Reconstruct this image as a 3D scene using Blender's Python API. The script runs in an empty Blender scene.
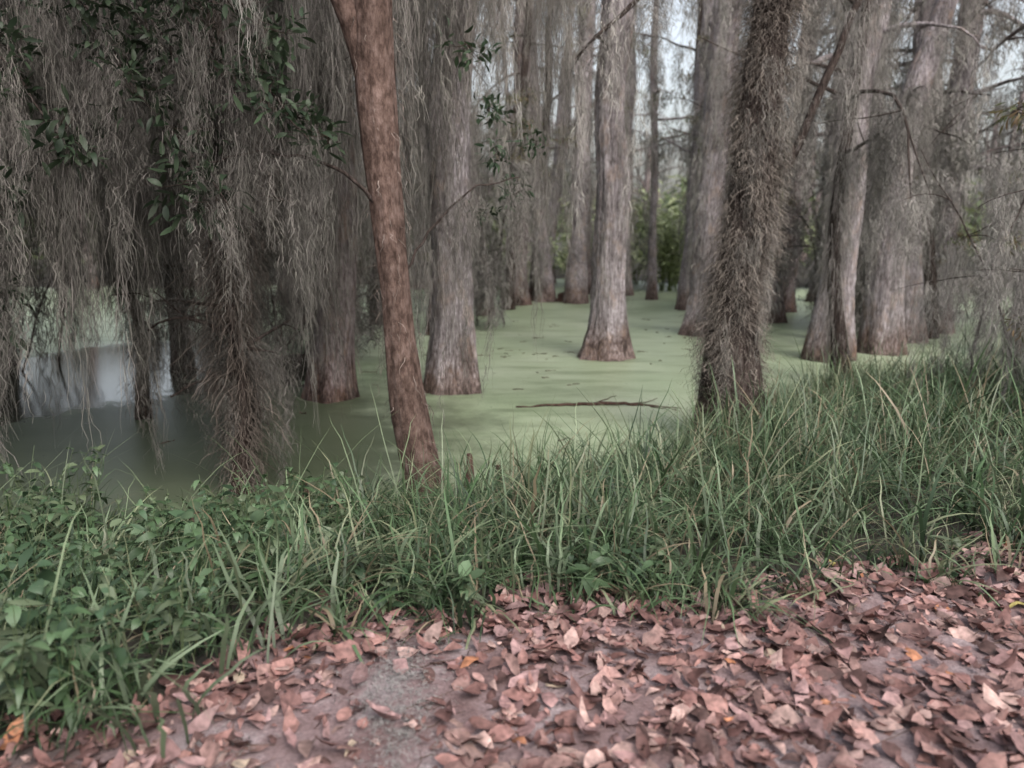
import bpy, math, numpy as np
from mathutils import Vector
rng=np.random.default_rng(7)
scene=bpy.context.scene
WZ=-0.6
# ---------------------------------------------------------------- helpers
def link(o,parent=None):
    scene.collection.objects.link(o)
    if parent is not None: o.parent=parent
    return o
def empty(name):
    return link(bpy.data.objects.new(name,None))
def make_mesh(name,V,F,mat,col=None,smooth=True):
    V=np.asarray(V,dtype=np.float32).reshape(-1,3); F=np.asarray(F,dtype=np.int32).reshape(-1,4)
    me=bpy.data.meshes.new(name)
    me.vertices.add(len(V)); me.vertices.foreach_set('co',V.ravel())
    me.loops.add(F.size); me.loops.foreach_set('vertex_index',F.ravel())
    me.polygons.add(len(F)); me.polygons.foreach_set('loop_start',np.arange(0,F.size,4,dtype=np.int32))
    me.polygons.foreach_set('use_smooth',np.full(len(F),smooth))
    me.update(calc_edges=True)
    if col is not None:
        a=me.color_attributes.new('Col','FLOAT_COLOR','POINT')
        c=np.ones((len(V),4),dtype=np.float32); c[:,:3]=col
        a.data.foreach_set('color',c.ravel())
    me.materials.append(mat)
    return me
def obj(name,me,parent=None):
    return link(bpy.data.objects.new(name,me),parent)
class Geo:
    def __init__(s): s.V=[];s.F=[];s.C=[];s.n=0
    def add(s,V,F,C=None):
        V=np.asarray(V).reshape(-1,3); s.V.append(V); s.F.append(np.asarray(F).reshape(-1,4)+s.n); s.n+=len(V)
        if C is None: C=np.full((len(V),3),.5)
        s.C.append(np.broadcast_to(C,(len(V),3)))
    def arrays(s): return np.concatenate(s.V),np.concatenate(s.F),np.concatenate(s.C)
    def mesh(s,name,mat,smooth=True):
        V,F,C=s.arrays(); return make_mesh(name,V,F,mat,C,smooth)
def spline(C,m):
    C=np.asarray(C,float); k=len(C)
    t=np.concatenate([[0],np.cumsum(np.linalg.norm(np.diff(C[:,:3],axis=0),axis=1))]); t/=t[-1]
    u=np.linspace(0,1,m)
    T=np.gradient(C,t,axis=0)
    i=np.clip(np.searchsorted(t,u,side='right')-1,0,k-2)
    h=(t[i+1]-t[i]); s=((u-t[i])/h)[:,None]; h=h[:,None]
    return (2*s**3-3*s**2+1)*C[i]+(s**3-2*s**2+s)*h*T[i]+(-2*s**3+3*s**2)*C[i+1]+(s**3-s**2)*h*T[i+1]
def tube(P,R,n=8):
    P=np.asarray(P,float); m=len(P); R=np.asarray(R,float)
    if R.ndim==1: R=np.repeat(R[:,None],n,1)
    T=np.gradient(P,axis=0); T/=np.linalg.norm(T,axis=1)[:,None]+1e-9
    ref=np.array([0.3,1,0.05]) if abs(T[:,2]).mean()>.6 else np.array([0,.1,1.])
    A=np.cross(T,ref); A/=np.linalg.norm(A,axis=1)[:,None]+1e-9
    B=np.cross(T,A)
    th=np.linspace(0,2*np.pi,n,endpoint=False)
    V=P[:,None]+R[:,:,None]*(np.cos(th)[None,:,None]*A[:,None]+np.sin(th)[None,:,None]*B[:,None])
    i=np.arange(m-1)[:,None]*n; j=np.arange(n)[None]; j2=(j+1)%n
    F=np.stack([i+j,i+j2,i+n+j2,i+n+j],-1).reshape(-1,4)
    return V.reshape(-1,3),F
def ribbons(P,W,ang):
    N,m=P.shape[:2]
    D=np.stack([np.cos(ang),np.sin(ang),np.zeros_like(ang)],-1)*W[...,None]*.5
    V=np.stack([P-D,P+D],2).reshape(-1,3)
    b=(np.arange(N)*m*2)[:,None]+np.arange(m-1)[None]*2
    F=np.stack([b,b+1,b+3,b+2],-1).reshape(-1,4)
    return V,F
def nrm(a): return a/(np.linalg.norm(a,axis=-1,keepdims=True)+1e-9)
PROF=np.array([.12,.75,1,.72,.06]); SS=np.array([0,.22,.5,.78,1.])
def leaves(pos,ax,up,L,W,curl,fold,col,jit=0):
    N=len(pos); ax=nrm(ax); side=nrm(np.cross(ax,up)); up=nrm(np.cross(side,ax))
    L=np.broadcast_to(L,(N,));W=np.broadcast_to(W,(N,));curl=np.broadcast_to(curl,(N,));fold=np.broadcast_to(fold,(N,))
    t=np.array([-1,0,1.])
    s=SS[None,:,None]; tt=t[None,None,:]; pr=PROF[None,:,None]*np.ones((N,1,3))
    if jit: pr=pr*rng.uniform(1-jit,1+jit,(N,5,3))
    a=(L[:,None,None]*s)*np.ones((1,1,3)); b=W[:,None,None]*.5*pr*tt
    c=curl[:,None,None]*L[:,None,None]*(s-.35)**2*2+fold[:,None,None]*W[:,None,None]*.5*pr*abs(tt)
    if jit: c=c+rng.normal(0,1,(N,5,3))*L[:,None,None]*.06*jit*2
    V=pos[:,None,None]+a[...,None]*ax[:,None,None]+b[...,None]*side[:,None,None]+c[...,None]*up[:,None,None]
    base=(np.arange(N)*15)[:,None,None]+np.arange(4)[None,:,None]*3+np.arange(2)[None,None]
    F=np.stack([base,base+1,base+4,base+3],-1).reshape(-1,4)
    C=np.repeat(np.broadcast_to(col,(N,3)),15,axis=0)
    return V.reshape(-1,3),F,C
# ---------------------------------------------------------------- materials
def newmat(name):
    m=bpy.data.materials.new(name); m.use_nodes=True; nt=m.node_tree
    for n in list(nt.nodes): nt.nodes.remove(n)
    out=nt.nodes.new('ShaderNodeOutputMaterial'); bs=nt.nodes.new('ShaderNodeBsdfPrincipled')
    nt.links.new(bs.outputs[0],out.inputs[0]); return m,nt,bs,out
def N(nt,t,**k):
    n=nt.nodes.new(t)
    for a,b in k.items():
        if a in n.inputs: n.inputs[a].default_value=b
        else: setattr(n,a,b)
    return n
def ramp(nt,fac,stops):
    r=nt.nodes.new('ShaderNodeValToRGB'); e=r.color_ramp.elements
    while len(e)<len(stops): e.new(.5)
    for i,(p,c) in enumerate(stops): e[i].position=p; e[i].color=(*c,1) if len(c)==3 else c
    nt.links.new(fac,r.inputs[0]); return r.outputs[0]
def mix(nt,fac,a,b,mode='MIX'):
    m=nt.nodes.new('ShaderNodeMix'); m.data_type='RGBA'; m.blend_type=mode
    for s,v in ((m.inputs[0],fac),(m.inputs[6],a),(m.inputs[7],b)):
        if hasattr(v,'links') : nt.links.new(v,s)
        else: s.default_value=v if not isinstance(v,tuple) or len(v)==4 else (*v,1)
    return m.outputs[2]
def coords(nt,scale):
    tc=nt.nodes.new('ShaderNodeTexCoord'); mp=nt.nodes.new('ShaderNodeMapping'); mp.inputs['Scale'].default_value=scale
    nt.links.new(tc.outputs['Object'],mp.inputs[0]); return mp.outputs[0]
def noise(nt,vec,scale,detail=4,rough=.55):
    n=N(nt,'ShaderNodeTexNoise',Scale=scale,Detail=detail,Roughness=rough); nt.links.new(vec,n.inputs['Vector']); return n.outputs['Fac']
def bark(name,dark,mid,light,lichen=None,stretch=(20,20,1.6),bump=1.0,wet=True):
    m,nt,bs,out=newmat(name)
    v=coords(nt,stretch); f=noise(nt,v,2.2,5,.7)
    g=noise(nt,coords(nt,(1.6,1.6,1)),1.7,4,.65)
    h=noise(nt,coords(nt,(6,6,3)),4,4,.7)
    c=ramp(nt,f,[(.36,dark),(.5,mid),(.66,light)])
    c=mix(nt,.9,c,ramp(nt,g,[(.35,(.5,.48,.47)),(.65,(1.15,1.13,1.15))]),'MULTIPLY')
    c=mix(nt,.8,c,ramp(nt,h,[(.38,(.5,.47,.45)),(.55,(1.05,1.05,1.05))]),'MULTIPLY')
    if lichen:
        l=noise(nt,coords(nt,(2,2,1.2)),2.2,4,.7); lf=ramp(nt,l,[(.52,(0,0,0)),(.66,(1,1,1))])
        mm=N(nt,'ShaderNodeMath',operation='MULTIPLY'); nt.links.new(lf,mm.inputs[0]); mm.inputs[1].default_value=.5
        c=mix(nt,mm.outputs[0],c,lichen)
    if wet:
        tc=nt.nodes.new('ShaderNodeTexCoord'); sp=nt.nodes.new('ShaderNodeSeparateXYZ'); nt.links.new(tc.outputs['Object'],sp.inputs[0])
        ad=N(nt,'ShaderNodeMath',operation='MULTIPLY_ADD'); nt.links.new(f,ad.inputs[0]); ad.inputs[1].default_value=1.1; nt.links.new(sp.outputs[2],ad.inputs[2])
        ad2=N(nt,'ShaderNodeMath',operation='MULTIPLY_ADD'); nt.links.new(g,ad2.inputs[0]); ad2.inputs[1].default_value=1.2; nt.links.new(ad.outputs[0],ad2.inputs[2])
        mr=N(nt,'ShaderNodeMapRange'); nt.links.new(ad2.outputs[0],mr.inputs[0])
        mr.inputs[1].default_value=.45; mr.inputs[2].default_value=1.25; mr.inputs[3].default_value=0; mr.inputs[4].default_value=1
        c=mix(nt,1.0,c,ramp(nt,mr.outputs[0],[(0,(.30,.25,.22)),(.35,(.62,.52,.46)),(1,(1,1,1))]),'MULTIPLY')
    nt.links.new(c,bs.inputs['Base Color']); bs.inputs['Roughness'].default_value=.9
    bs.inputs['Specular IOR Level'].default_value=.15
    b=N(nt,'ShaderNodeBump',Strength=bump,Distance=.035); nt.links.new(f,b.inputs['Height']); nt.links.new(b.outputs[0],bs.inputs['Normal'])
    return m
M_cyp=bark('cypress_bark',(.13,.112,.118),(.33,.30,.31),(.52,.49,.505),(.36,.27,.22))
M_pink=bark('cypress_bark_reddish',(.085,.065,.063),(.22,.185,.185),(.38,.335,.34),(.27,.18,.13))
M_red=bark('brown_bark',(.055,.036,.029),(.11,.075,.062),(.165,.12,.104),None,(9,9,4),.6,False)
M_dark=bark('dark_bark',(.028,.021,.019),(.065,.05,.044),(.12,.10,.09))
M_knee=bark('knee_bark',(.04,.025,.02),(.10,.06,.05),(.17,.11,.09),wet=False)
def foliage(name,rough=.55,transl=.3,spec=.3,var=0):
    m,nt,bs,out=newmat(name)
    a=nt.nodes.new('ShaderNodeAttribute'); a.attribute_name='Col'; c=a.outputs['Color']
    if var:
        n=noise(nt,coords(nt,(1,1,1)),38,3); c=mix(nt,1.0,c,ramp(nt,n,[(.3,(1-var,)*3),(.7,(1+var,)*3)]),'MULTIPLY')
    if spec==0:
        nt.nodes.remove(bs); bs=nt.nodes.new('ShaderNodeBsdfDiffuse'); nt.links.new(c,bs.inputs[0]); nt.links.new(bs.outputs[0],out.inputs[0]); return m
    nt.links.new(c,bs.inputs['Base Color']); bs.inputs['Roughness'].default_value=rough; bs.inputs['Specular IOR Level'].default_value=spec
    if transl<.1: return m
    t=nt.nodes.new('ShaderNodeBsdfTranslucent'); nt.links.new(c,t.inputs[0])
    ms=nt.nodes.new('ShaderNodeMixShader'); ms.inputs[0].default_value=transl
    nt.links.new(bs.outputs[0],ms.inputs[1]); nt.links.new(t.outputs[0],ms.inputs[2]); nt.links.new(ms.outputs[0],out.inputs[0])
    return m
M_moss=foliage('spanish_moss_fibre',spec=0)
M_leaf=foliage('leaf_green',rough=.5,transl=.3)
M_grass=foliage('grass_blade',rough=.45,transl=.25,spec=.4)
M_litter=foliage('dead_leaf',rough=.6,transl=0,var=.45,spec=.25)
# ---------------------------------------------------------------- terrain
ex=np.array([-60,-6,-2.2,-1.31,-.9,-.47,.2,.9,1.6,2.4,4,8,60]); ey=np.array([1.6,1.6,1.9,2.35,2.85,3.05,3.2,3.2,3.35,3.7,4.2,4.8,5])
sx=np.array([-60,-8,-5,-2,-.7,.3,1,2,3.3,4,5,8,14,60]); sy=np.array([5,5.3,5.5,5.5,6.2,6.3,6.7,7.9,9.5,10.3,11.2,12.5,13,13])
edge=lambda x:np.interp(x,ex,ey)+.09*np.sin(x*5.1)+.05*np.sin(x*11.7+1)
shore=lambda x:np.interp(x,sx,sy)+.12*np.sin(x*3.3)
def bumpn(x,y):
    return .012*np.sin(x*3.1+1.3*y)+.01*np.sin(5.3*y-2*x)+.006*np.sin(x*9+y*7)
def far_shore(x): return 31+1.2*np.sin(x*.5)+1.5*np.sin(x*.21+1)-np.clip(np.abs(x)-14,0,100)*.25
def height(x,y):
    e=edge(x);s=shore(x)
    t=np.clip((y-e)/(s-e),0,1); z=-.62*t**1.3
    z=np.where(y>s,-.62-np.clip((y-s)*.25,0,.35),z)
    f=far_shore(x); k=np.clip((y-f+1)/4,0,1)
    z=z+k*(.55+.1*np.sin(x*1.3))
    return z+bumpn(x,y)*np.where(y<s,1,.5)
def axis(lo,hi,st,far):
    a=np.arange(lo,hi,st); g=np.geomspace(.4,far,26)
    return np.concatenate([lo-g[::-1],a,hi+g])
X=axis(-9,12,.1,400);Y=axis(-1,14,.1,400)
gx,gy=np.meshgrid(X,Y); gz=height(gx,gy)
nx,ny=len(X),len(Y)
i=(np.arange(ny-1)[:,None]*nx+np.arange(nx-1)[None])
F=np.stack([i,i+1,i+1+nx,i+nx],-1).reshape(-1,4)
pathm=np.clip((edge(gx)-gy)/.25+.5,0,1)
colr=np.stack([pathm,pathm*0,pathm*0],-1).reshape(-1,3)
mg,nt,bs,out=newmat('earth')
a=nt.nodes.new('ShaderNodeAttribute'); a.attribute_name='Col'; sp=nt.nodes.new('ShaderNodeSeparateColor'); nt.links.new(a.outputs['Color'],sp.inputs[0])
v=coords(nt,(1,1,1)); n1=noise(nt,v,3.2,8,.65); n2=noise(nt,v,70,6,.75)
pc=ramp(nt,n1,[(.32,(.13,.078,.076)),(.5,(.22,.155,.157)),(.66,(.34,.285,.295))])
pc=mix(nt,1.0,pc,ramp(nt,n2,[(.3,(.5,.48,.48)),(.7,(1.3,1.3,1.3))]),'MULTIPLY')
bc=ramp(nt,n1,[(.35,(.018,.016,.012)),(.65,(.05,.042,.03))])
nt.links.new(mix(nt,sp.outputs[0],bc,pc),bs.inputs['Base Color']); bs.inputs['Roughness'].default_value=.95
b=N(nt,'ShaderNodeBump',Strength=.8,Distance=.015); nt.links.new(n2,b.inputs['Height']); nt.links.new(b.outputs[0],bs.inputs['Normal'])
obj('ground',make_mesh('ground',np.stack([gx,gy,gz],-1),F,mg,colr))
# ---------------------------------------------------------------- water with duckweed
mw,nt,bs,out=newmat('duckweed_water')
v=coords(nt,(1,1,1)); n1=noise(nt,v,.55,6,.6); n2=noise(nt,v,45,3,.7); n3=noise(nt,coords(nt,(.6,2.2,1)),1.3,6,.65)
dc=ramp(nt,n1,[(.3,(.225,.28,.175)),(.55,(.285,.335,.228)),(.75,(.345,.385,.285))])
dc=mix(nt,.8,dc,ramp(nt,n3,[(.32,(.48,.52,.44)),(.52,(1,1,1))]),'MULTIPLY')
dc=mix(nt,.7,dc,ramp(nt,n2,[(.3,(.65,.65,.65)),(.65,(1.2,1.2,1.2))]),'MULTIPLY')
def pool(cx,cy,rx,ry):
    tc=nt.nodes.new('ShaderNodeTexCoord'); mp=nt.nodes.new('ShaderNodeMapping'); mp.vector_type='POINT'
    mp.inputs['Location'].default_value=(-cx/rx,-cy/ry,0.0); mp.inputs['Scale'].default_value=(1/rx,1/ry,0)
    nt.links.new(tc.outputs['Object'],mp.inputs[0]); L=N(nt,'ShaderNodeVectorMath',operation='LENGTH'); nt.links.new(mp.outputs[0],L.inputs[0]); return L.outputs['Value']
def mth(op,a,b):
    m=N(nt,'ShaderNodeMath',operation=op)
    for s,x in zip(m.inputs,(a,b)):
        if hasattr(x,'links'): nt.links.new(x,s)
        else: s.default_value=x
    return m.outputs[0]
d=mth('MINIMUM',pool(-6.6,12.4,2.4,3.8),pool(-3.6,12.6,.8,2.0))
nn=noise(nt,v,1.6,7,.7)
d=mth('ADD',d,mth('MULTIPLY',mth('SUBTRACT',nn,.5),1.2))
openf=ramp(nt,d,[(.8,(1,1,1)),(1.0,(0,0,0))])
spk=ramp(nt,noise(nt,v,5,6,.75),[(.665,(0,0,0)),(.70,(.8,.8,.8))])
openf=mix(nt,1.0,openf,spk,'LIGHTEN')
d2=mth('ADD',pool(-3.8,7.6,4.4,5.0),mth('MULTIPLY',mth('SUBTRACT',nn,.5),1.0))
left_shade=ramp(nt,d2,[(.6,(.88,.88,.88)),(1.1,(0,0,0))])  # near-left water darkened in colour to stand for canopy shade and moss reflection
dc=mix(nt,left_shade,dc,(.04,.05,.028,1))
nt.links.new(mix(nt,openf,dc,(.02,.022,.016,1)),bs.inputs['Base Color'])
rr=ramp(nt,openf,[(0,(.38,.38,.38)),(1,(.04,.04,.04))]); nt.links.new(rr,bs.inputs['Roughness'])
bs.inputs['IOR'].default_value=1.33; bs.inputs['Specular IOR Level'].default_value=.5
b=N(nt,'ShaderNodeBump',Strength=.2,Distance=.003); nt.links.new(n2,b.inputs['Height']); nt.links.new(b.outputs[0],bs.inputs['Normal'])
wx=np.linspace(-60,60,13); wy=np.linspace(4.5,44,9); a_,b_=np.meshgrid(wx,wy)
i=(np.arange(8)[:,None]*13+np.arange(12)[None]); F=np.stack([i,i+1,i+14,i+13],-1)
obj('swamp_water',make_mesh('swamp_water',np.stack([a_,b_,np.full_like(a_,WZ)],-1),F,mw))
# ---------------------------------------------------------------- moss / leaf templates, baked into one mesh per parent
STORE={}
def put(parent,kind,mat,V,F,C):
    k=(parent.name,kind)
    if k not in STORE: STORE[k]=(parent,mat,Geo())
    STORE[k][2].add(V.astype(np.float32),F,C)
def flush():
    for (pn,kind),(par,mat,g) in STORE.items(): obj(kind,g.mesh(kind,mat),par)
def rotz(V,a,s):
    c,sn=math.cos(a),math.sin(a); return np.stack([(V[:,0]*c-V[:,1]*sn)*s[0],(V[:,0]*sn+V[:,1]*c)*s[1],V[:,2]*s[2]],-1)
def moss_template(seed,subs,per,nseg,rad,w,curl=.015):
    r=np.random.default_rng(seed); g=Geo()
    for k in range(subs):
        c0=r.normal(0,rad,2); Ls=1.0 if k==0 else r.uniform(.3,.95)
        ph=r.uniform(0,6.3,4); amp=r.uniform(.1,.35)*rad*2
        n=max(6,int(per*Ls)); z0=-(r.uniform(0,.95,n)**1.15)*Ls
        l=np.minimum(r.uniform(.05,.19,n),Ls+z0*.98+.08)
        s=np.linspace(0,1,nseg)[None]
        z=z0[:,None]-l[:,None]*s
        lump=.7+.6*np.sin(z0*r.uniform(9,18)+ph[2])
        env=rad*.46*(1-.72*(-z0/Ls))*lump
        x0=r.normal(0,1,(n,2))*env[:,None]
        drift=np.stack([c0[0]*(1+z*.3)+amp*np.sin(z*6+ph[0]),c0[1]*(1+z*.3)+amp*np.sin(z*5+ph[1])],-1)
        wob=np.cumsum(r.normal(0,curl,(n,nseg,2)),1)
        out=x0[:,None]*(1+.35*s[...,None])
        P=np.concatenate([drift+out+wob,(z+r.normal(0,.006,(n,nseg)))[...,None]],-1)
        W=w*r.uniform(.6,1.4,(n,1))*(1-.75*s)
        ang=r.uniform(0,6.3,(n,1))+np.cumsum(r.normal(0,.5,(n,nseg)),1)
        V,F=ribbons(P,W,ang)
        base=np.array([.30,.282,.265])*r.uniform(.65,1.3,(n,1)); base[:,1]*=r.uniform(.97,1.05,n)
        g.add(V,F,np.repeat(base,nseg*2,axis=0))
    return g.arrays()
MF=[moss_template(10+k,3+k%3,105,6,.10,.006,.024) for k in range(10)]
MB=[moss_template(40+k,3+k%3,34,4,.12,.015,.03) for k in range(8)]
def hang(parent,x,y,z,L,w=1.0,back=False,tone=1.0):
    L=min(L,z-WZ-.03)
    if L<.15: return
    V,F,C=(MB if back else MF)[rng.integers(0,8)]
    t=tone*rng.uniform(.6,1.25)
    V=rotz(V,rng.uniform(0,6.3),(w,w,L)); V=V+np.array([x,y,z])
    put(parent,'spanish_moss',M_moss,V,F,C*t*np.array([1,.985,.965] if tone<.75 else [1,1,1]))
def leaf_template(seed,n,R,L,W,cols,flat=.6,down=.2):
    r=np.random.default_rng(seed); g=Geo()
    d=nrm(r.normal(0,1,(n,3))); rad=R*r.uniform(.15,1,n)**.6
    pos=d*rad[:,None]*np.array([1,1,flat])
    lumps=nrm(r.normal(0,1,(6,3)))*R*.55
    pos=pos*.55+lumps[r.integers(0,6,n)]*np.array([1,1,flat])
    ax=nrm(d+r.normal(0,.6,(n,3))-np.array([0,0,down])); up=nrm(r.normal(0,.5,(n,3))+np.array([0,0,1]))
    c=np.array(cols)[r.integers(0,len(cols),n)]*r.uniform(.7,1.3,(n,1))
    g.add(*leaves(pos,ax,up,L*r.uniform(.6,1.3,n),W*r.uniform(.7,1.2,n),r.uniform(-.5,.1,n),r.uniform(-.1,.3,n),c))
    for l in lumps:
        P=np.linspace((0,0,0),l*np.array([1.3,1.3,flat*1.3]),5)+r.normal(0,R*.04,(5,3)); V,F=tube(P,np.linspace(.006,.002,5)*R*3,4); g.add(V,F,(.06,.045,.035))
    return g.arrays()
OAK=[leaf_template(60+k,60,.30,.12,.042,[(.03,.05,.028),(.045,.07,.038),(.06,.085,.052),(.025,.038,.02)],.8) for k in range(5)]
CYP=[leaf_template(70+k,150,.5,.11,.022,[(.12,.14,.06),(.18,.16,.08),(.20,.14,.08),(.10,.12,.05)],.5,.8) for k in range(5)]
BUSH=[leaf_template(80+k,120,.7,.24,.075,[(.14,.18,.085),(.17,.21,.095),(.10,.135,.065),(.20,.22,.11)],.9) for k in range(5)]
def leafc(parent,kind,p,s,tone=1.0):
    V,F,C=kind[rng.integers(0,len(kind))]
    a=rng.normal(0,.3); V=np.stack([V[:,0]*math.cos(a)+V[:,2]*math.sin(a),V[:,1],V[:,2]*math.cos(a)-V[:,0]*math.sin(a)],-1)
    put(parent,'foliage',M_leaf,rotz(V,rng.uniform(0,6.3),(s,s,s*rng.uniform(.7,1.1)))+np.asarray(p),F,C*tone*rng.uniform(.65,1.3))
# ---------------------------------------------------------------- trees
def trunk_mesh(ctrl,mat,n=56,flare=1.0,seed=0,m=90,ridge=.03):
    r=np.random.default_rng(seed)
    S=spline(ctrl,m); 
    zz=S[:,2]; am=np.clip((zz+.6)/3,0,1)*.035
    S[:,0]+=am*np.sin(zz*r.uniform(1,2.2)+r.uniform(0,6)); S[:,1]+=am*np.sin(zz*r.uniform(1,2)+r.uniform(0,6))
    P=S[:,:3]; R=S[:,3].clip(.02)
    hz=P[:,2]-P[0,2]; th=np.linspace(0,2*np.pi,n,endpoint=False)
    fl=np.exp(-(hz/.75)**1.3)[:,None]
    lob=sum(np.cos(k*th+r.uniform(0,6.3))/k**.5 for k in (3,5,8))[None]*.15*flare
    lob2=sum(np.cos(k*th+r.uniform(0,6.3)) for k in (2,4))[None]*.04
    rid=sum(np.cos(k*th[None]+r.uniform(0,6.3)+1.3*np.sin(hz[:,None]*r.uniform(1,3)+r.uniform(0,6))) for k in (7,12,19))*ridge*.7
    knot=1+.06*np.sin(hz*r.uniform(1.5,2.5)+r.uniform(0,6))[:,None]
    RR=R[:,None]*knot*(1+fl*(.45*flare+lob)+np.exp(-hz/3)[:,None]*lob2+rid+r.normal(0,ridge*.5,(m,n)))
    return tube(P,RR,n),S
def coat(g,S,nst,rng2,L=(.15,.5),w=.007,out=.07,zmax=6,tone=(.25,.23,.215),wob=.012):
    z=S[:,2]; idx=np.where((z>-.45)&(z<zmax))[0]; i=idx[rng2.integers(0,len(idx),nst)]
    th=rng2.uniform(0,6.3,nst)
    lump=.5+.5*np.sin(S[i,2]*4.3+2*np.sin(th*2+S[i,2]*2)+th)
    keep=rng2.random(nst)<.25+.75*lump; i=i[keep];th=th[keep];lump=lump[keep];nst=len(i)
    p=S[i,:3]+np.stack([np.cos(th),np.sin(th),np.zeros(nst)],-1)*(S[i,3]*rng2.uniform(.9,1.12,nst))[:,None]
    p[:,2]+=rng2.uniform(-.1,.1,nst)
    l=rng2.uniform(*L,nst); ns=6; s=np.linspace(0,1,ns); o_=out*rng2.uniform(0,1.5,(nst,1))*(.4+lump[:,None])
    q=p[:,None]+np.stack([np.cos(th)[:,None]*s**.5*o_,np.sin(th)[:,None]*s**.5*o_,-l[:,None]*s],-1)
    q[...,:2]+=np.cumsum(rng2.normal(0,wob,(nst,ns,2)),1)
    q[...,2]=np.maximum(q[...,2],WZ+.01)
    W=w*rng2.uniform(.6,1.4,(nst,1))*(1-.7*s)
    V,F=ribbons(q,W,rng2.uniform(0,6.3,(nst,1))+np.cumsum(rng2.normal(0,.4,(nst,ns)),1))
    base=np.array(tone)*rng2.uniform(.5,1.35,(nst,1))
    g.add(V,F,np.repeat(base,ns*2,axis=0))
def limb_path(p,d,L,droop,m=9,wig=.08,r=rng):
    d=np.array(d,float); d/=np.linalg.norm(d); P=[np.array(p,float)]
    for k in range(m-1):
        d=d+r.normal(0,wig,3)+np.array([0,0,-droop/m]); d/=np.linalg.norm(d); P.append(P[-1]+d*L/(m-1))
    return np.array(P)
def tree(name,ctrl,mat=None,seed=0,n=56,m=90,flare=1.0,branches=8,bz=4.0,back=False,mossn=5,mlen=(.8,2.4),blen=(1.2,2.8),leafn=1,leafkind=None,coatn=0,coatL=(.15,.5),top=13.0,mw_=1.0,ridge=.03,out=.07,czm=6,tone=1.0,ctone=(.25,.23,.215),wob=.012):
    mat=mat or M_cyp
    r=np.random.default_rng(seed+1000)
    ctrl=np.array(ctrl,float)
    if ctrl[-1,2]<top:
        d=(ctrl[-1]-ctrl[-2])/(ctrl[-1,2]-ctrl[-2,2]); d[:2]*=.5; d[2]=1
        h=top-ctrl[-1,2]; e1=ctrl[-1]+d*h*.5; e2=ctrl[-1]+d*h; e1[3]=ctrl[-1,3]*.75; e2[3]=.05
        ctrl=np.vstack([ctrl,e1,e2])
    par=empty(name)
    (V,F),S=trunk_mesh(ctrl,mat,n,flare,seed,m,ridge)
    g=Geo(); g.add(V,F)
    zs=r.uniform(bz,top-.5,branches)
    for z in zs:
        k=int(np.argmin(abs(S[:,2]-z))); a=r.uniform(0,6.3)
        L=r.uniform(*blen); P=limb_path(S[k,:3],(math.cos(a),math.sin(a),r.uniform(.0,.6)),L,r.uniform(.3,1.1),9,.12,r)
        r0=min(S[k,3]*.4,.015+.022*L); V,F=tube(P,np.linspace(r0,.008,9),6); g.add(V,F)
        for q in range(2):
            Q=limb_path(P[r.integers(3,8)],(r.normal(0,1),r.normal(0,1),r.normal(.1,.4)),L*.4,.5,6,.15,r); V,F=tube(Q,np.linspace(r0*.35,.004,6),4); g.add(V,F)
        for q in range(mossn):
            j=r.integers(2,9); p=P[j]; hang(par,p[0]+r.normal(0,.05),p[1]+r.normal(0,.05),p[2]+.03,r.uniform(*mlen)*(1 if r.random()<.5 else .5),mw_*r.uniform(.6,1.3),back,tone)
        for q in range(leafn):
            if leafkind: j=r.integers(4,9); leafc(par,leafkind,P[j]+r.normal(0,.15,3),r.uniform(.7,1.4))
    obj('trunk_and_limbs',g.mesh('trunk',mat),par)
    if coatn:
        c=Geo(); coat(c,S,coatn,r,coatL,.016 if back else .007,out,czm,ctone,wob); obj('trunk_moss',c.mesh('trunk_moss',M_moss),par)
    return par,S
def add_limb(par,pts,r0,r1,mat,m=16,n=10,name='limb'):
    P=spline(pts,m); P=P+rng.normal(0,.008,P.shape); V,F=tube(P,np.linspace(r0,r1,m),n); g=Geo(); g.add(V,F); obj(name,g.mesh(name,mat),par); return P
def skirt(par,S,n,z,L,w=(.5,1.0),off=1.25,back=False,tone=1.0):
    for q in range(n):
        k=int(np.argmin(abs(S[:,2]-rng.uniform(*z)))); a=rng.uniform(0,6.3); R=S[k,3]*off
        hang(par,S[k,0]+R*math.cos(a),S[k,1]+R*math.sin(a),S[k,2],rng.uniform(*L),rng.uniform(*w),back,tone)
# -- main trunks
p1,_=tree('sweetgum_tree',[(-.60,6.0,-.75,.16),(-.66,6,-.45,.145),(-.80,6,.32,.135),(-.885,6,1.08,.115),(-.945,6,1.81,.125),(-.96,6,2.51,.135),(-.93,6,3.2,.12)],M_red,1,n=48,m=80,flare=.25,branches=7,bz=4.4,mossn=4,leafn=3,leafkind=OAK,top=10,ridge=.03,coatn=500,coatL=(.04,.18),ctone=(.16,.13,.115))
add_limb(p1,[(-.96,6,2.40),(-1.05,6.02,2.8),(-1.22,6.0,3.3),(-1.6,6.1,4.4),(-1.9,6.2,5.6)],.10,.05,M_red,name='fork')
Pl=add_limb(p1,[(-.95,5.98,1.75),(-1.15,5.85,1.98),(-1.5,5.8,2.10),(-1.8,5.75,2.12),(-2.1,5.7,2.05)],.016,.006,M_dark,name='twig')
for q in range(9): hang(p1,*Pl[rng.integers(6,16)],rng.uniform(.3,1.2),.6,tone=.5)
Pl=add_limb(p1,[(-.85,6,1.2),(-.6,6.1,1.6),(-.3,6.3,1.9),(.05,6.5,2.0)],.012,.005,M_dark,name='twig')
for q in range(9): hang(p1,*Pl[rng.integers(4,16)],rng.uniform(.5,1.7),.5,tone=.6)
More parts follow.
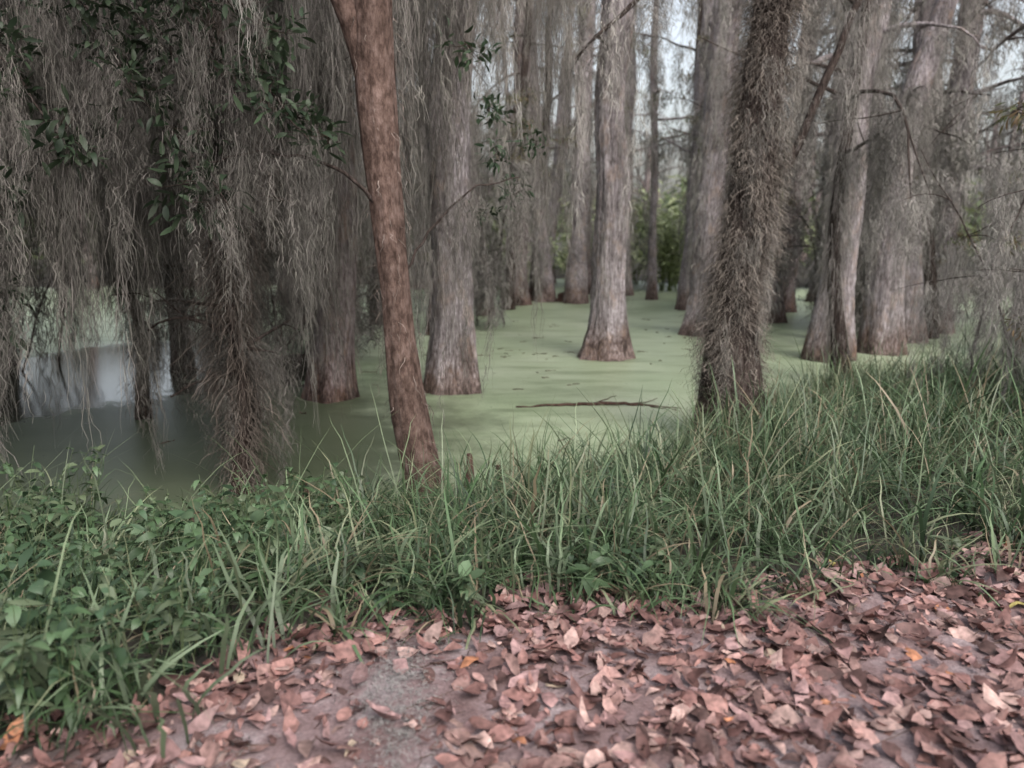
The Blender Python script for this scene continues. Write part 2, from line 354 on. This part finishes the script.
p2,S2=tree('cypress_tree',[(-.84,11,-.9,.30),(-.835,11,-.55,.29),(-.82,11,.65,.28),(-.80,11,1.99,.275),(-.81,11,3.26,.27),(-.73,11,4.48,.26)],M_cyp,2,branches=10,bz=4.2,mossn=6,coatn=500,ridge=.04)
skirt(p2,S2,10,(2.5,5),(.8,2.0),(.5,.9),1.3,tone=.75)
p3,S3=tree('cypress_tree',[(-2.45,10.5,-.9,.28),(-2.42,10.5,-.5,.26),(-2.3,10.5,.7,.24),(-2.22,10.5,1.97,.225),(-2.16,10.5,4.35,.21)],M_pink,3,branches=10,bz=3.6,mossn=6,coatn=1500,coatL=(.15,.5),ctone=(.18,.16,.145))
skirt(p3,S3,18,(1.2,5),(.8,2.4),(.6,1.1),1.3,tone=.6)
p4,S4=tree('cypress_tree',[(1.62,13.9,-.9,.34),(1.63,13.9,-.55,.32),(1.66,13.9,0,.285),(1.675,13.9,.6,.265),(1.67,13.9,2.09,.26),(1.65,13.9,3.7,.25),(1.68,13.9,5.23,.235)],M_cyp,4,branches=9,bz=5.6,mossn=6,coatn=500,mlen=(1,3.0),flare=1.6,ridge=.05)
skirt(p4,S4,14,(2.0,5.5),(.8,2.4),(.6,1.0),1.3)
p5,S5=tree('mossy_cypress_tree',[(2.34,8.3,-.8,.30),(2.34,8.3,-.5,.28),(2.30,8.3,.88,.225),(2.36,8.3,1.89,.20),(2.48,8.3,2.85,.18),(2.55,8.3,3.77,.175)],M_dark,5,branches=7,bz=3.6,mossn=5,coatn=26000,coatL=(.03,.16),out=.11,czm=4.5,ctone=(.19,.165,.145),wob=.022)
skirt(p5,S5,36,(.4,4.6),(.4,1.3),(.4,.8),1.25,tone=.7)
Pb=add_limb(p5,[(2.45,8.3,1.7),(2.8,8.35,2.3),(3.1,8.4,3.0),(3.4,8.5,3.75),(3.8,8.6,4.8)],.05,.028,M_dark)
for q in range(12): hang(p5,*Pb[rng.integers(4,16)],rng.uniform(.3,1.6),.6,tone=.75)
_,S=tree('cypress_tree',[(4.0,17,-.9,.36),(4.02,17,-.4,.32),(4.1,17,2,.27),(4.16,17,4.17,.26),(4.26,17,6,.25)],M_cyp,6,branches=10,bz=4.2,mossn=5,back=True,coatn=500)
skirt(_,S,12,(2,6),(.8,2.4),(.8,1.3),1.3,True)
_,S=tree('cypress_tree',[(5.45,13.7,-.9,.35),(5.47,13.7,-.5,.32),(5.53,13.7,.8,.26),(5.59,13.7,2.08,.24),(5.63,13.7,3.67,.23),(5.77,13.7,5.18,.22)],M_cyp,7,branches=10,bz=4.0,mossn=5,coatn=500)
skirt(_,S,11,(1.5,5),(.8,2.2),(.6,1.0),1.3,tone=.9)
_,S8=tree('cypress_tree',[(6.75,14.5,-.9,.38),(6.73,14.5,-.5,.35),(6.70,14.5,.8,.28),(6.75,14.5,2.1,.24),(6.94,14.5,3.79,.21),(7.29,14.5,5.39,.18)],M_cyp,8,branches=10,bz=3.4,mossn=6,coatn=1500,coatL=(.15,.6))
skirt(_,S8,22,(1.0,5),(.8,2),(.5,1.1),1.3,tone=.85)
_,S=tree('cypress_tree',[(7.95,16,-.9,.33),(7.9,16,-.5,.3),(7.8,16,1,.25),(7.78,16,2.16,.23),(7.9,16,4.0,.22),(7.7,16,5.8,.21)],M_cyp,9,branches=10,bz=3.4,mossn=6,coatn=500)
skirt(_,S,16,(1.5,5.5),(.8,2.4),(.6,1.1),1.3,tone=.85)
q5,S9=tree('cypress_tree',[(4.9,11.7,-.8,.14),(4.85,11.7,-.3,.11),(4.6,11.7,1.5,.09),(4.75,11.7,3.5,.08),(4.9,11.8,5,.08)],M_dark,19,branches=9,bz=2.0,mossn=6,coatn=3500,top=9,tone=.75)
mids=[(-5.2,12.5,.12,-.2,M_dark),(-4.1,12,.15,.1,M_dark),(-8.6,13.2,.22,.2,M_dark),(-3.4,14.5,.18,-.1,M_dark),(-10.5,16,.3,.2,M_dark),(-5.0,19,.22,0,M_pink),(-1.6,17,.16,.4,M_pink),(-3.1,19,.2,0,M_pink),(-7.2,21,.2,0,M_dark),(-3.0,12.6,.10,.5,M_dark),
 (.1,24,.3,.2,M_pink),(1.05,25,.2,-.5,M_cyp),(1.95,24.5,.26,.2,M_cyp),(-.7,21,.16,-.6,M_pink),(-.1,22.5,.12,.5,M_dark),(.75,26.5,.14,.4,M_dark),(2.6,28,.18,-.3,M_pink),(3.7,27.5,.26,.1,M_cyp),(4.95,22.5,.24,.2,M_cyp),(5.35,23.4,.12,-.2,M_dark),(5.9,25,.22,.1,M_cyp),(6.2,19.5,.26,-.2,M_cyp),(7.0,18,.10,.6,M_dark),(7.4,22,.26,.3,M_pink),(9.2,17.5,.26,.2,M_cyp),(9.0,14,.20,.5,M_pink),(8.5,19.5,.26,-.1,M_cyp),(8.6,16.5,.13,-.6,M_dark),(10.5,20,.3,.2,M_pink),(11,15.5,.26,.1,M_dark),(6.9,27,.26,.1,M_cyp),(9.6,25,.26,.1,M_cyp),(10,14.4,.14,-.4,M_pink),(6.3,16.3,.09,.5,M_dark)]
for k,(x,y,r,l,mt) in enumerate(mids):
    dk=.6 if x<-1 else .95  # moss colour dimmed on the left for the canopy shade there
    mid_=0<x<6
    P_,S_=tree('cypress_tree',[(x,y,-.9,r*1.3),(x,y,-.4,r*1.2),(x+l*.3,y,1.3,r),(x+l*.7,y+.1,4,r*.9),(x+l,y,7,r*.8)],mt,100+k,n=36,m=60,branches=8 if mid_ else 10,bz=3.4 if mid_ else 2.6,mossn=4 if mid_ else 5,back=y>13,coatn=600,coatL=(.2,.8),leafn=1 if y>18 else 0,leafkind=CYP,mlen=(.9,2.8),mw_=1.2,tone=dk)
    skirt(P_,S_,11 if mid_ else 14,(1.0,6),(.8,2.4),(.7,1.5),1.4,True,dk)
cnt=0;k=0
while cnt<60 and k<1500:
    k+=1; y=rng.uniform(23,50); x=rng.uniform(-.95,.95)*y
    q=x/y
    if .135<q<.225 and rng.random()<.97: continue
    if -.02<q<.075 and y<27: continue
    if -.05<q<.38 and rng.random()<.4: continue
    if -.64<q<-.40 and rng.random()<.7: continue
    r=rng.uniform(.06,.30); l=rng.normal(0,.9); cnt+=1
    P_,S_=tree('cypress_tree',[(x,y,-.9,r*1.5),(x,y,-.3,r*1.25),(x+l*.3,y,2,r),(x+l,y,8,r*.8)],(M_cyp,M_cyp,M_pink)[rng.integers(0,3)],300+k,n=18,m=36,branches=int(rng.integers(8,12)),bz=2.2,mossn=4,back=True,leafn=1,leafkind=CYP,mlen=(1,3.2),blen=(1.2,3.0),mw_=1.7,top=rng.uniform(7.5,12))
    skirt(P_,S_,8,(1.2,7),(1,2.8),(1.2,2.2),1.5,True,.9)
# ---------------------------------------------------------------- live oak
oak=empty('live_oak_tree')
(V,F),S=trunk_mesh([(-6.6,7.8,-.5,.42),(-6.6,7.8,-.1,.36),(-6.5,7.9,1.4,.32),(-6.3,7.9,2.8,.3),(-6.2,8,4.2,.25),(-6,8,7,.1)],M_dark,seed=50)
g=Geo();g.add(V,F)
oakl=[]
ends=[(-1.6,6.6,4.3),(-2.0,8.2,4.6),(-1.2,9.3,5.2),(-2.6,5.6,4.1),(-3.2,10.6,4.6),(-3.6,5.2,3.4),(-4.2,9.2,3.5),(-2.9,7.3,3.7),(-4.6,6.4,2.9),(-.2,8.6,5.0),(.3,9.8,5.4),(-4.8,7.4,2.2)]
for e in ends:
    s=S[int(np.argmin(abs(S[:,2]-(e[2]-.9))))][:3]; e=np.array(e); mid=(s+e)/2+np.array([0,0,.35])+rng.normal(0,.15,3)
    P=spline([s,mid,e],16)+rng.normal(0,.02,(16,3)); V,F=tube(P,np.linspace(.10,.02,16),8); g.add(V,F); oakl.append(P)
    for q in range(5):
        j=rng.integers(5,16); Q=limb_path(P[j],(rng.normal(0,1),rng.normal(0,1),rng.normal(0,.4)),rng.uniform(.5,1.3),.3,7,.15); V,F=tube(Q,np.linspace(.018,.004,7),5); g.add(V,F); oakl.append(Q)
        if rng.random()<.85: leafc(oak,OAK,Q[-1],rng.uniform(.8,1.5))
        if rng.random()<.4: leafc(oak,OAK,Q[3],rng.uniform(.7,1.2))
low=[(-2.6,5.3,2.9),(-3.1,5.2,2.6),(-3.5,5.3,2.2),(-3.4,5.3,1.7),(-3.6,5.5,1.3),(-2.0,5.4,2.95),(-1.6,5.5,2.9),(-2.9,5.4,2.15),(-3.8,5.8,.9),(-1.35,5.6,2.2),(-2.4,5.4,2.5),(-1.9,5.5,1.75),(-3.3,5.5,2.75),(-3.75,5.6,1.9),(-2.2,5.5,2.75),(-1.8,5.6,2.45)]
for e in low:
    s=np.array([e[0]-1.2,e[1]+.8,e[2]+1.0]); Q=spline([s,(s+np.array(e))/2+np.array([0,0,.15]),e],10)+rng.normal(0,.012,(10,3)); V,F=tube(Q,np.linspace(.022,.004,10),5); g.add(V,F)
    for t in (9,8,6,4): leafc(oak,OAK,Q[t]+rng.normal(0,.08,3),rng.uniform(.6,1.05),.8)
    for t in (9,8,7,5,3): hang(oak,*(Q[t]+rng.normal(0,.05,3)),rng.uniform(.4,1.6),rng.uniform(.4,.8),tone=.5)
obj('trunk_and_limbs',g.mesh('oak',M_dark),oak)
for P in oakl:
    for q in range(18 if len(P)>10 else 5):
        p=P[rng.integers(3,len(P))]; zb=rng.uniform(.0,2.0) if rng.random()<.65 else rng.uniform(-.5,.5)
        hang(oak,p[0]+rng.normal(0,.08),p[1]+rng.normal(0,.08),p[2],max(.5,p[2]-zb)*rng.uniform(.55,1.0),rng.uniform(.6,1.25),tone=.46 if rng.random()<.75 else .7)  # low tones put the crown's shade into the moss colour
for p,s in (((-.35,6.6,3.0),.8),((-.2,6.7,2.55),.7),((-.1,6.7,2.2),.6),((.05,6.8,1.9),.6),((-.25,6.7,1.75),.5),((.2,6.8,2.3),.5)): leafc(oak,OAK,p,s)
for q in range(90):  # extra crown clusters above the view, added to shade the left side
    p=(rng.uniform(-9,0),rng.uniform(5,12),rng.uniform(5.2,8.5)); leafc(oak,OAK,p,rng.uniform(2.0,3.4))
Pm=add_limb(oak,[(-2.2,8,4.4),(-.9,8.2,4.3),(0,8.6,4.35),(.9,9,4.6)],.05,.015,M_dark)
for q in range(32):
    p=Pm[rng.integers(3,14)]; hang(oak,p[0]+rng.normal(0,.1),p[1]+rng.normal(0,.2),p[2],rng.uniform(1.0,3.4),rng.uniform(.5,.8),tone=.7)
# ---------------------------------------------------------------- mossy saplings standing in the left water
saps=[(-2.3,6.5,3.6,.06),(-2.9,8.4,3.8,.05),(-4.4,9.3,3.8,.07)]
for k,(x,y,h,r0) in enumerate(saps):
    l=rng.normal(0,.2)
    tree('mossy_sapling',[(x,y,-.85,r0*1.3),(x+.02,y,-.4,r0),(x+.08,y,.4,r0*.8),(x+l*.5,y,1.2,r0*.7),(x+l,y,2.2,r0*.5)],M_dark,51+k,n=20,m=40,branches=13 if k==0 else 9,bz=.1,mossn=5,coatn=6500 if k==0 else 3600,coatL=(.05,.35),top=h,mlen=(.4,1.3),blen=(.3,1.0),out=.2 if k==0 else .14,tone=.36,ctone=(.11,.092,.08),wob=.02,mw_=.8)
def knee(x,y,h,r):
    z0=float(height(np.array(x),np.array(y)))-.05
    (V,F),S=trunk_mesh([(x,y,z0,r),(x+.01,y,z0+h*.35,r*.75),(x+.02,y,z0+h*.8,r*.5),(x+.02,y,z0+h,r*.3),(x+.02,y,z0+h*1.03,.02)],M_dark,n=24,m=20,seed=int(abs(x)*100)); g=Geo();g.add(V,F); obj('cypress_knee',g.mesh('knee',M_knee))
for a in [(-1.62,5.9,.36,.06),(-2.3,5.5,.34,.06),(-.36,6.15,.50,.05),(-.12,6.1,.38,.045),(-.80,6.3,.5,.06),(-4.2,11,.7,.15),(.9,25.2,.9,.3),(1.6,25,.7,.3),(.4,25.4,.8,.3)]:
    knee(*a)
# ---------------------------------------------------------------- floating log and sticks
g=Geo()
P=spline([(.05,9.85,-.595),(.7,9.95,-.585),(1.2,10.0,-.575),(1.7,9.95,-.59),(2.15,9.8,-.60)],24)+rng.normal(0,.006,(24,3)); V,F=tube(P,np.concatenate([np.linspace(.010,.024,12),np.linspace(.024,.008,12)]),8); g.add(V,F)
for a,b,c in [((1.1,10,-.57),(1.35,10.2,-.53),.009),((1.5,9.97,-.58),(1.9,10.25,-.57),.008),((1.75,9.9,-.59),(2.0,9.65,-.58),.008)]:
    V,F=tube(np.linspace(a,b,5)+rng.normal(0,.01,(5,3)),np.linspace(c,.004,5),5); g.add(V,F)
obj('floating_log',g.mesh('log',M_knee))
g=Geo()
for k in range(90):
    x,y=(rng.normal(.2,.35),rng.normal(14.3,.35)) if k<10 else (rng.uniform(-5,4),rng.uniform(7.5,20)); a=rng.uniform(0,3.1); L=rng.uniform(.05,.35)
    P=np.linspace((x,y,WZ+.003),(x+L*math.cos(a),y+L*math.sin(a)*.5,WZ+.006),6)+rng.normal(0,.006,(6,3)); V,F=tube(P,np.linspace(.008,.004,6),5); g.add(V,F)
obj('floating_twigs',g.mesh('twigs',M_knee))
# ---------------------------------------------------------------- grass
def blades(px,py,pz,L,w,az,lean,droop,col,ns=8):
    n=len(px); s=np.linspace(0,1,ns)[None]
    hr=L[:,None]*lean[:,None]*s**1.4; vz=L[:,None]*(s*np.sqrt(np.clip(1-lean[:,None]**2*.5,.1,1))-droop[:,None]*s**2.4)
    kink=rng.normal(0,.012,(n,ns,2)).cumsum(1)*s[...,None]
    P=np.stack([px[:,None]+np.cos(az)[:,None]*hr+kink[...,0],py[:,None]+np.sin(az)[:,None]*hr+kink[...,1],pz[:,None]+vz],-1)
    W=w[:,None]*np.array([.6,.85,1,1,.9,.7,.42,.04])[None]
    V,F=ribbons(P,W,(az+np.pi/2)[:,None]+rng.normal(0,.4,(n,1))+.5*s)
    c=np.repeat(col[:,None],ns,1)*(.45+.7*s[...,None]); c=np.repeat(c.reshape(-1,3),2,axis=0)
    return V,F,c
G=Geo(); r=rng
T=[]
while len(T)<2700:
    x=r.uniform(-7,11); e=float(edge(x)); s=float(shore(x))
    y=r.uniform(e-.05,s+.3)
    if x<-1.0 and r.random()<.45: continue
    if -2.5<x<.2 and y>s-.4 and r.random()<.35: continue
    T.append((x,y,(y-e)/(s-e)))
T=np.array(T); per=16
px=np.repeat(T[:,0],per)+r.normal(0,.045,len(T)*per); py=np.repeat(T[:,1],per)+r.normal(0,.045,len(T)*per)
hs=np.interp(T[:,0],[-6,-1,.2,1.2,3,8],[.42,.42,.50,.60,.58,.6])*r.uniform(.4,1.45,len(T))*np.interp(T[:,2],[0,.15,.6,1],[.6,.95,1.15,1.0])
L=np.repeat(hs,per)*r.uniform(.5,1.4,len(px)); tilt=np.repeat(r.uniform(0,6.3,len(T)),per); az=tilt+r.normal(0,1.5,len(px)); lean=r.beta(2.8,1.6,len(px))*1.1; droop=r.uniform(.3,1.0,len(px))*lean
w=r.uniform(.005,.012,len(px))*np.where(r.random(len(px))<.22,1.8,1)
tc=np.array([(.062,.108,.048),(.09,.142,.07),(.13,.18,.10),(.042,.074,.036),(.18,.20,.12)])[r.integers(0,5,len(T))]
c=np.repeat(tc,per,axis=0)*r.uniform(.55,1.35,(len(px),1)); dead=r.random(len(px))<.09; c[dead]=(.24,.195,.13)
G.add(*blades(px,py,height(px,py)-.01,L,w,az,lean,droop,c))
n=800; px=r.uniform(-4.5,9,n); py=edge(px)+(shore(px)-edge(px))*r.uniform(0,1.05,n)
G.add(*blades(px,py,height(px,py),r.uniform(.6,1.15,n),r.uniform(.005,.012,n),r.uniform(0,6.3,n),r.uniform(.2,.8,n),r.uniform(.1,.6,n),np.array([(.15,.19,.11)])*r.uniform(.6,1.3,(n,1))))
obj('bank_grass',G.mesh('grass',M_grass))
G=Geo()
pl=[]
while len(pl)<820:
    x=r.uniform(-6,.9) if r.random()<.94 else r.uniform(.9,5); e=float(edge(x)); s=float(shore(x)); y=r.uniform(e,s)
    if x>-1.2 and r.random()<.6: continue
    pl.append((x,y))
for (x,y) in pl:
    z=float(height(np.array(x),np.array(y)))
    for st in range(r.integers(1,4)):
        h=r.uniform(.10,.50)*(1 if x<-1 else .5)*(1.4 if x<-3.0 else 1); a=r.uniform(0,6.3); ln=r.uniform(0,.5)
        m=6; s=np.linspace(0,1,m); P=np.stack([x+math.cos(a)*ln*h*s**1.5,y+math.sin(a)*ln*h*s**1.5,z+h*s],-1)
        V,F=tube(P,np.linspace(.003,.0015,m),4); G.add(V,F,(.08,.11,.05))
        nl=r.integers(6,12); j=r.uniform(.3,1,nl); pos=np.stack([np.interp(j,s,P[:,q]) for q in range(3)],-1)
        la=a+np.arange(nl)*2.4; ax=np.stack([np.cos(la),np.sin(la),r.uniform(-.5,.4,nl)],-1)
        big=r.choice([.7,1,1.3])
        cc=np.array([(.045,.08,.042),(.062,.105,.05),(.082,.13,.068),(.10,.13,.075)])[r.integers(0,4)]*r.uniform(.6,1.35,(nl,1))
        G.add(*leaves(pos,ax,np.tile([0,0,1.],(nl,1))+r.normal(0,.3,(nl,3)),r.uniform(.04,.10,nl)*big,r.uniform(.022,.048,nl)*big,r.uniform(-.7,.1,nl),r.uniform(-.1,.4,nl),cc,jit=.12))
obj('broadleaf_weeds',G.mesh('weeds',M_grass))
G=Geo(); n=190; cx=np.array([(-1.5,2.5),(-1.25,2.35),(-1.9,2.6),(-1.0,2.75),(-2.4,3.2),(-.9,3.0),(-1.7,3.4),(-.5,3.5),(.3,3.5),(1.3,3.7)]); k=r.integers(0,10,n)
px=cx[k,0]+r.normal(0,.08,n);py=cx[k,1]+r.normal(0,.08,n)
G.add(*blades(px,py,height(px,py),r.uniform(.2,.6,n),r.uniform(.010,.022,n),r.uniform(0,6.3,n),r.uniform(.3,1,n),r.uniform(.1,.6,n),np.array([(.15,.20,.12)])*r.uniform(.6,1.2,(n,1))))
obj('wide_blade_grass',G.mesh('wide_grass',M_grass))
# ---------------------------------------------------------------- leaf litter
n=25000
x=np.concatenate([r.uniform(-3,4.2,18000),r.uniform(-8,9,7000)]); y=np.concatenate([r.uniform(1.3,4.3,18000),r.uniform(-4,5,7000)])
e=edge(x); keep=(y<e+.12+.3*r.random(n)**2)
bare=np.exp(-(((x+.42)/.26)**2+((y-2.55)/.5)**2))+.85*np.exp(-(((x-1.0)/.7)**2+((y-1.8)/.25)**2))+.6*np.exp(-(((x+1.1)/.5)**2+((y-1.9)/.3)**2))+.6*np.exp(-(((x-2.2)/.6)**2+((y-2.5)/.18)**2))
patch=.5+.5*np.sin(x*4.1+1.7*np.sin(y*3))*np.sin(y*5.3+1.3*np.sin(x*2.7))
keep&=(r.random(n)>bare*.9)&(r.random(n)>patch*.5)
x=x[keep];y=y[keep];n=len(x)
pal=np.array([(.19,.10,.09),(.235,.13,.115),(.145,.076,.068),(.26,.158,.142),(.20,.12,.116),(.11,.06,.055),(.29,.195,.175),(.225,.142,.138),(.09,.052,.047)])
c=pal[r.integers(0,len(pal),n)]*r.uniform(.6,1.25,(n,1)); sp_=r.random(n); c[sp_<.008]=(.28,.125,.07); c[(sp_>.02)&(sp_<.0206)]=(.30,.25,.09); c[(sp_>.03)&(sp_<.04)]=(.30,.235,.18)
a=r.uniform(0,6.3,n); ax=np.stack([np.cos(a),np.sin(a),r.normal(0,.18,n)],-1); up=np.stack([r.normal(0,.4,n),r.normal(0,.4,n),np.ones(n)],-1)
up[r.random(n)<.4,2]*=-1
L=np.where(r.random(n)<.35,r.uniform(.025,.06,n),r.uniform(.055,.125,n)); pos=np.stack([x,y,height(x,y)+r.uniform(.004,.03,n)],-1)
G=Geo(); G.add(*leaves(pos,ax,up,L,L*r.uniform(.36,.72,n),r.uniform(-.5,.55,n),r.uniform(-.5,.6,n),c,jit=.35))
obj('fallen_leaves',G.mesh('litter',M_litter))
G=Geo()
for cx_,cy_,sr,n in ((-.40,2.6,.11,420),(-.36,2.2,.09,200),(1.1,2.9,.05,60),(.5,2.0,.05,60),(-.9,2.0,.1,120)):
    p=np.stack([r.normal(cx_,sr*.7,n),r.normal(cy_,sr*1.6,n),r.uniform(.006,.03,n)],-1)
    q=p[:,None]+np.cumsum(r.normal(0,.013,(n,7,3))*np.array([1,1,.25]),1); q[...,2]=np.clip(q[...,2],.010,.05)+bumpn(q[...,0],q[...,1])
    V,F=ribbons(q,np.full((n,7),.0022),r.uniform(0,6,(n,7))); G.add(V,F,(.27,.26,.25))
obj('fallen_moss',G.mesh('fallen_moss',M_moss))
G=Geo()
for k in range(150):
    x=r.uniform(-2.5,3.5); y=r.uniform(1.6,float(edge(x))); a=r.uniform(0,3.1); L=r.uniform(.04,.25); P=np.linspace((x,y,.02),(x+L*math.cos(a),y+L*math.sin(a),.025),5)+r.normal(0,.004,(5,3)); V,F=tube(P,np.linspace(.0025,.0012,5),4); G.add(V,F)
obj('fallen_twigs',G.mesh('ftw',M_red))
# ---------------------------------------------------------------- moss-draped shrubs
def moss_shrub(x0,x1,y0,y1,zb,nst,H,mn,tone,back,leaf,w=(.5,1.0)):
    rs=empty('moss_draped_shrub'); g=Geo(); tips=[]
    for k in range(nst):
        b=np.array([r.uniform(x0,x1),r.uniform(y0,y1),zb]); P=limb_path(b,(r.normal(-.05,.22),r.normal(-.1,.2),1),r.uniform(*H),r.uniform(.2,1.1),14,.09); V,F=tube(P,np.linspace(.02,.005,14),6); g.add(V,F); tips.append(P)
        for q in range(3):
            Q=limb_path(P[r.integers(5,13)],(r.normal(-.2,1),r.normal(0,1),.1),r.uniform(.5,1.4),.8,7,.12); V,F=tube(Q,np.linspace(.008,.003,7),4); g.add(V,F); tips.append(Q)
    obj('stems',g.mesh('stems',M_dark),rs)
    for P in tips:
        for q in range(mn): 
            p=P[r.integers(len(P)//3,len(P))]; hang(rs,*p,r.uniform(.4,2.0),r.uniform(*w),back,tone)
        if r.random()<leaf: leafc(rs,CYP,P[-1],r.uniform(.5,.9))
moss_shrub(5.4,7.6,7.6,9.8,-.35,18,(3,5),4,.95,False,.6)
moss_shrub(-10,-7.2,11,14,-.8,10,(3,5),4,.45,True,0,(.8,1.5))
moss_shrub(-5.2,-2.9,13,17,-.8,14,(2.5,5),5,.45,True,0,(.8,1.5))
moss_shrub(-2.0,.0,18,23,-.8,10,(3,5.5),4,.8,True,.2,(1,1.8))
moss_shrub(7,12,17,21,-.8,14,(3,6),5,.9,True,.4,(1,1.8))
def frond_shrub(x,y,h,n,name='palmetto_shrub'):
    par=empty(name); g=Geo(); z=float(height(np.array(x),np.array(y)))
    az=r.uniform(0,6.3,n); s=np.linspace(0,1,9)
    for k in range(n):
        L=h*r.uniform(.6,1.1); ln=r.uniform(.15,.7); hr=L*ln*s**1.4; P=np.stack([x+r.normal(0,.2)+np.cos(az[k])*hr,y+np.sin(az[k])*hr,z+L*(s-.35*ln*s**3)],-1)
        V,F=tube(P,np.linspace(.02,.006,9),4); g.add(V,F,(.12,.16,.05))
        m=18; j=np.linspace(.3,1,m); pos=np.stack([np.interp(j,s,P[:,q]) for q in range(3)],-1); t=nrm(np.gradient(pos,axis=0)); sd=nrm(np.cross(t,[0,0,1.]))*np.where(np.arange(m)%2,1,-1)[:,None]
        ax=sd+t*.7+np.array([0,0,-.25]); g.add(*leaves(pos,ax,np.tile([0,0,1.],(m,1)),L*.24*r.uniform(.8,1.1,m),np.full(m,.17),np.full(m,-.4),np.full(m,.1),np.array([(.42,.47,.27)])*r.uniform(.5,1.3,(m,1))))
    obj('fronds',g.mesh('fronds',M_leaf),par)
for x,y,h,n in ((5.6,29.5,3.6,14),(6.1,31,4.2,14),(5.1,33,4.8,14),(4.2,31.5,3,12),(7.6,33,3,14),(2.6,32,2.6,14),(0.5,32,2.4,14),(-2,32,2.4,14),(9,31,2.6,14),(12,30,2.6,14)): frond_shrub(x,y,h,n)
us=empty('understorey_thicket')
for k in range(300):
    x=r.uniform(-42,42); y=r.uniform(31,50)-abs(x)*.1
    if .14<x/y<.22 and y<44: continue
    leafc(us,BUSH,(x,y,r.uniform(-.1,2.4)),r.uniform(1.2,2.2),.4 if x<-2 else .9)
dt=empty('distant_trees')
for k in range(250):
    x=r.uniform(-95,95); y=r.uniform(54,72); zt=r.uniform(0,6.0)*(.55 if -.66<x/y<-.38 else 1)
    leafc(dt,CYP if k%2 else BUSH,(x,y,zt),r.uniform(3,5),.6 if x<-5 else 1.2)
for k in range(180):
    x=r.uniform(-80,80); y=r.uniform(50,66); zt=r.uniform(3,12) if not -.66<x/y<-.38 else 4; hang(dt,x,y,zt,r.uniform(2,4),r.uniform(2.0,3.2),True)
g=Geo()
for k in range(150):
    x=r.uniform(-90,90); y=r.uniform(50,75); h=r.uniform(7,13); V,F=tube([(x,y,-.3),(x+.2,y,h*.5),(x+r.normal(0,.6),y,h)],[.3,.2,.05],8); g.add(V,F)
    for q in range(6):
        z=r.uniform(3,h-1); Q=limb_path((x,y,z),(r.normal(0,1),r.normal(0,1),.4),r.uniform(1.5,4),.5,6,.2); V,F=tube(Q,np.linspace(.08,.02,6),4); g.add(V,F)
obj('trunks',g.mesh('dtr',M_pink),dt)
flush()
# ---------------------------------------------------------------- sky, sun, camera
w=bpy.data.worlds.new('World'); scene.world=w; w.use_nodes=True; nt=w.node_tree; bg=nt.nodes['Background']
sk=nt.nodes.new('ShaderNodeTexSky'); sk.sky_type='NISHITA'; sk.sun_disc=False; sk.sun_elevation=math.radians(48); sk.sun_rotation=math.radians(150); sk.dust_density=6; sk.air_density=1.2
hs_=nt.nodes.new('ShaderNodeHueSaturation'); hs_.inputs['Saturation'].default_value=.42; hs_.inputs['Value'].default_value=2.25; nt.links.new(sk.outputs[0],hs_.inputs['Color'])
nt.links.new(hs_.outputs[0],bg.inputs[0]); bg.inputs[1].default_value=.15
sl=bpy.data.lights.new('sun','SUN'); sl.energy=.5; sl.angle=math.radians(35); sl.color=(1,.97,.96)
so=link(bpy.data.objects.new('sun',sl)); 
el,ro=math.radians(48),math.radians(150); dv=Vector((math.sin(ro)*math.cos(el),math.cos(ro)*math.cos(el),math.sin(el)))
so.rotation_euler=dv.to_track_quat('Z','Y').to_euler()
cam=bpy.data.cameras.new('camera'); cam.sensor_width=36; cam.lens=28.2; cam.clip_end=1500
cam.dof.use_dof=True; cam.dof.focus_distance=4.6; cam.dof.aperture_fstop=1.5
co=link(bpy.data.objects.new('camera',cam)); co.location=(0,0,1.6); co.rotation_euler=(math.radians(90-10.9),0,0)
scene.camera=co
scene.view_settings.view_transform='Standard'; scene.view_settings.look='None'; scene.view_settings.exposure=0
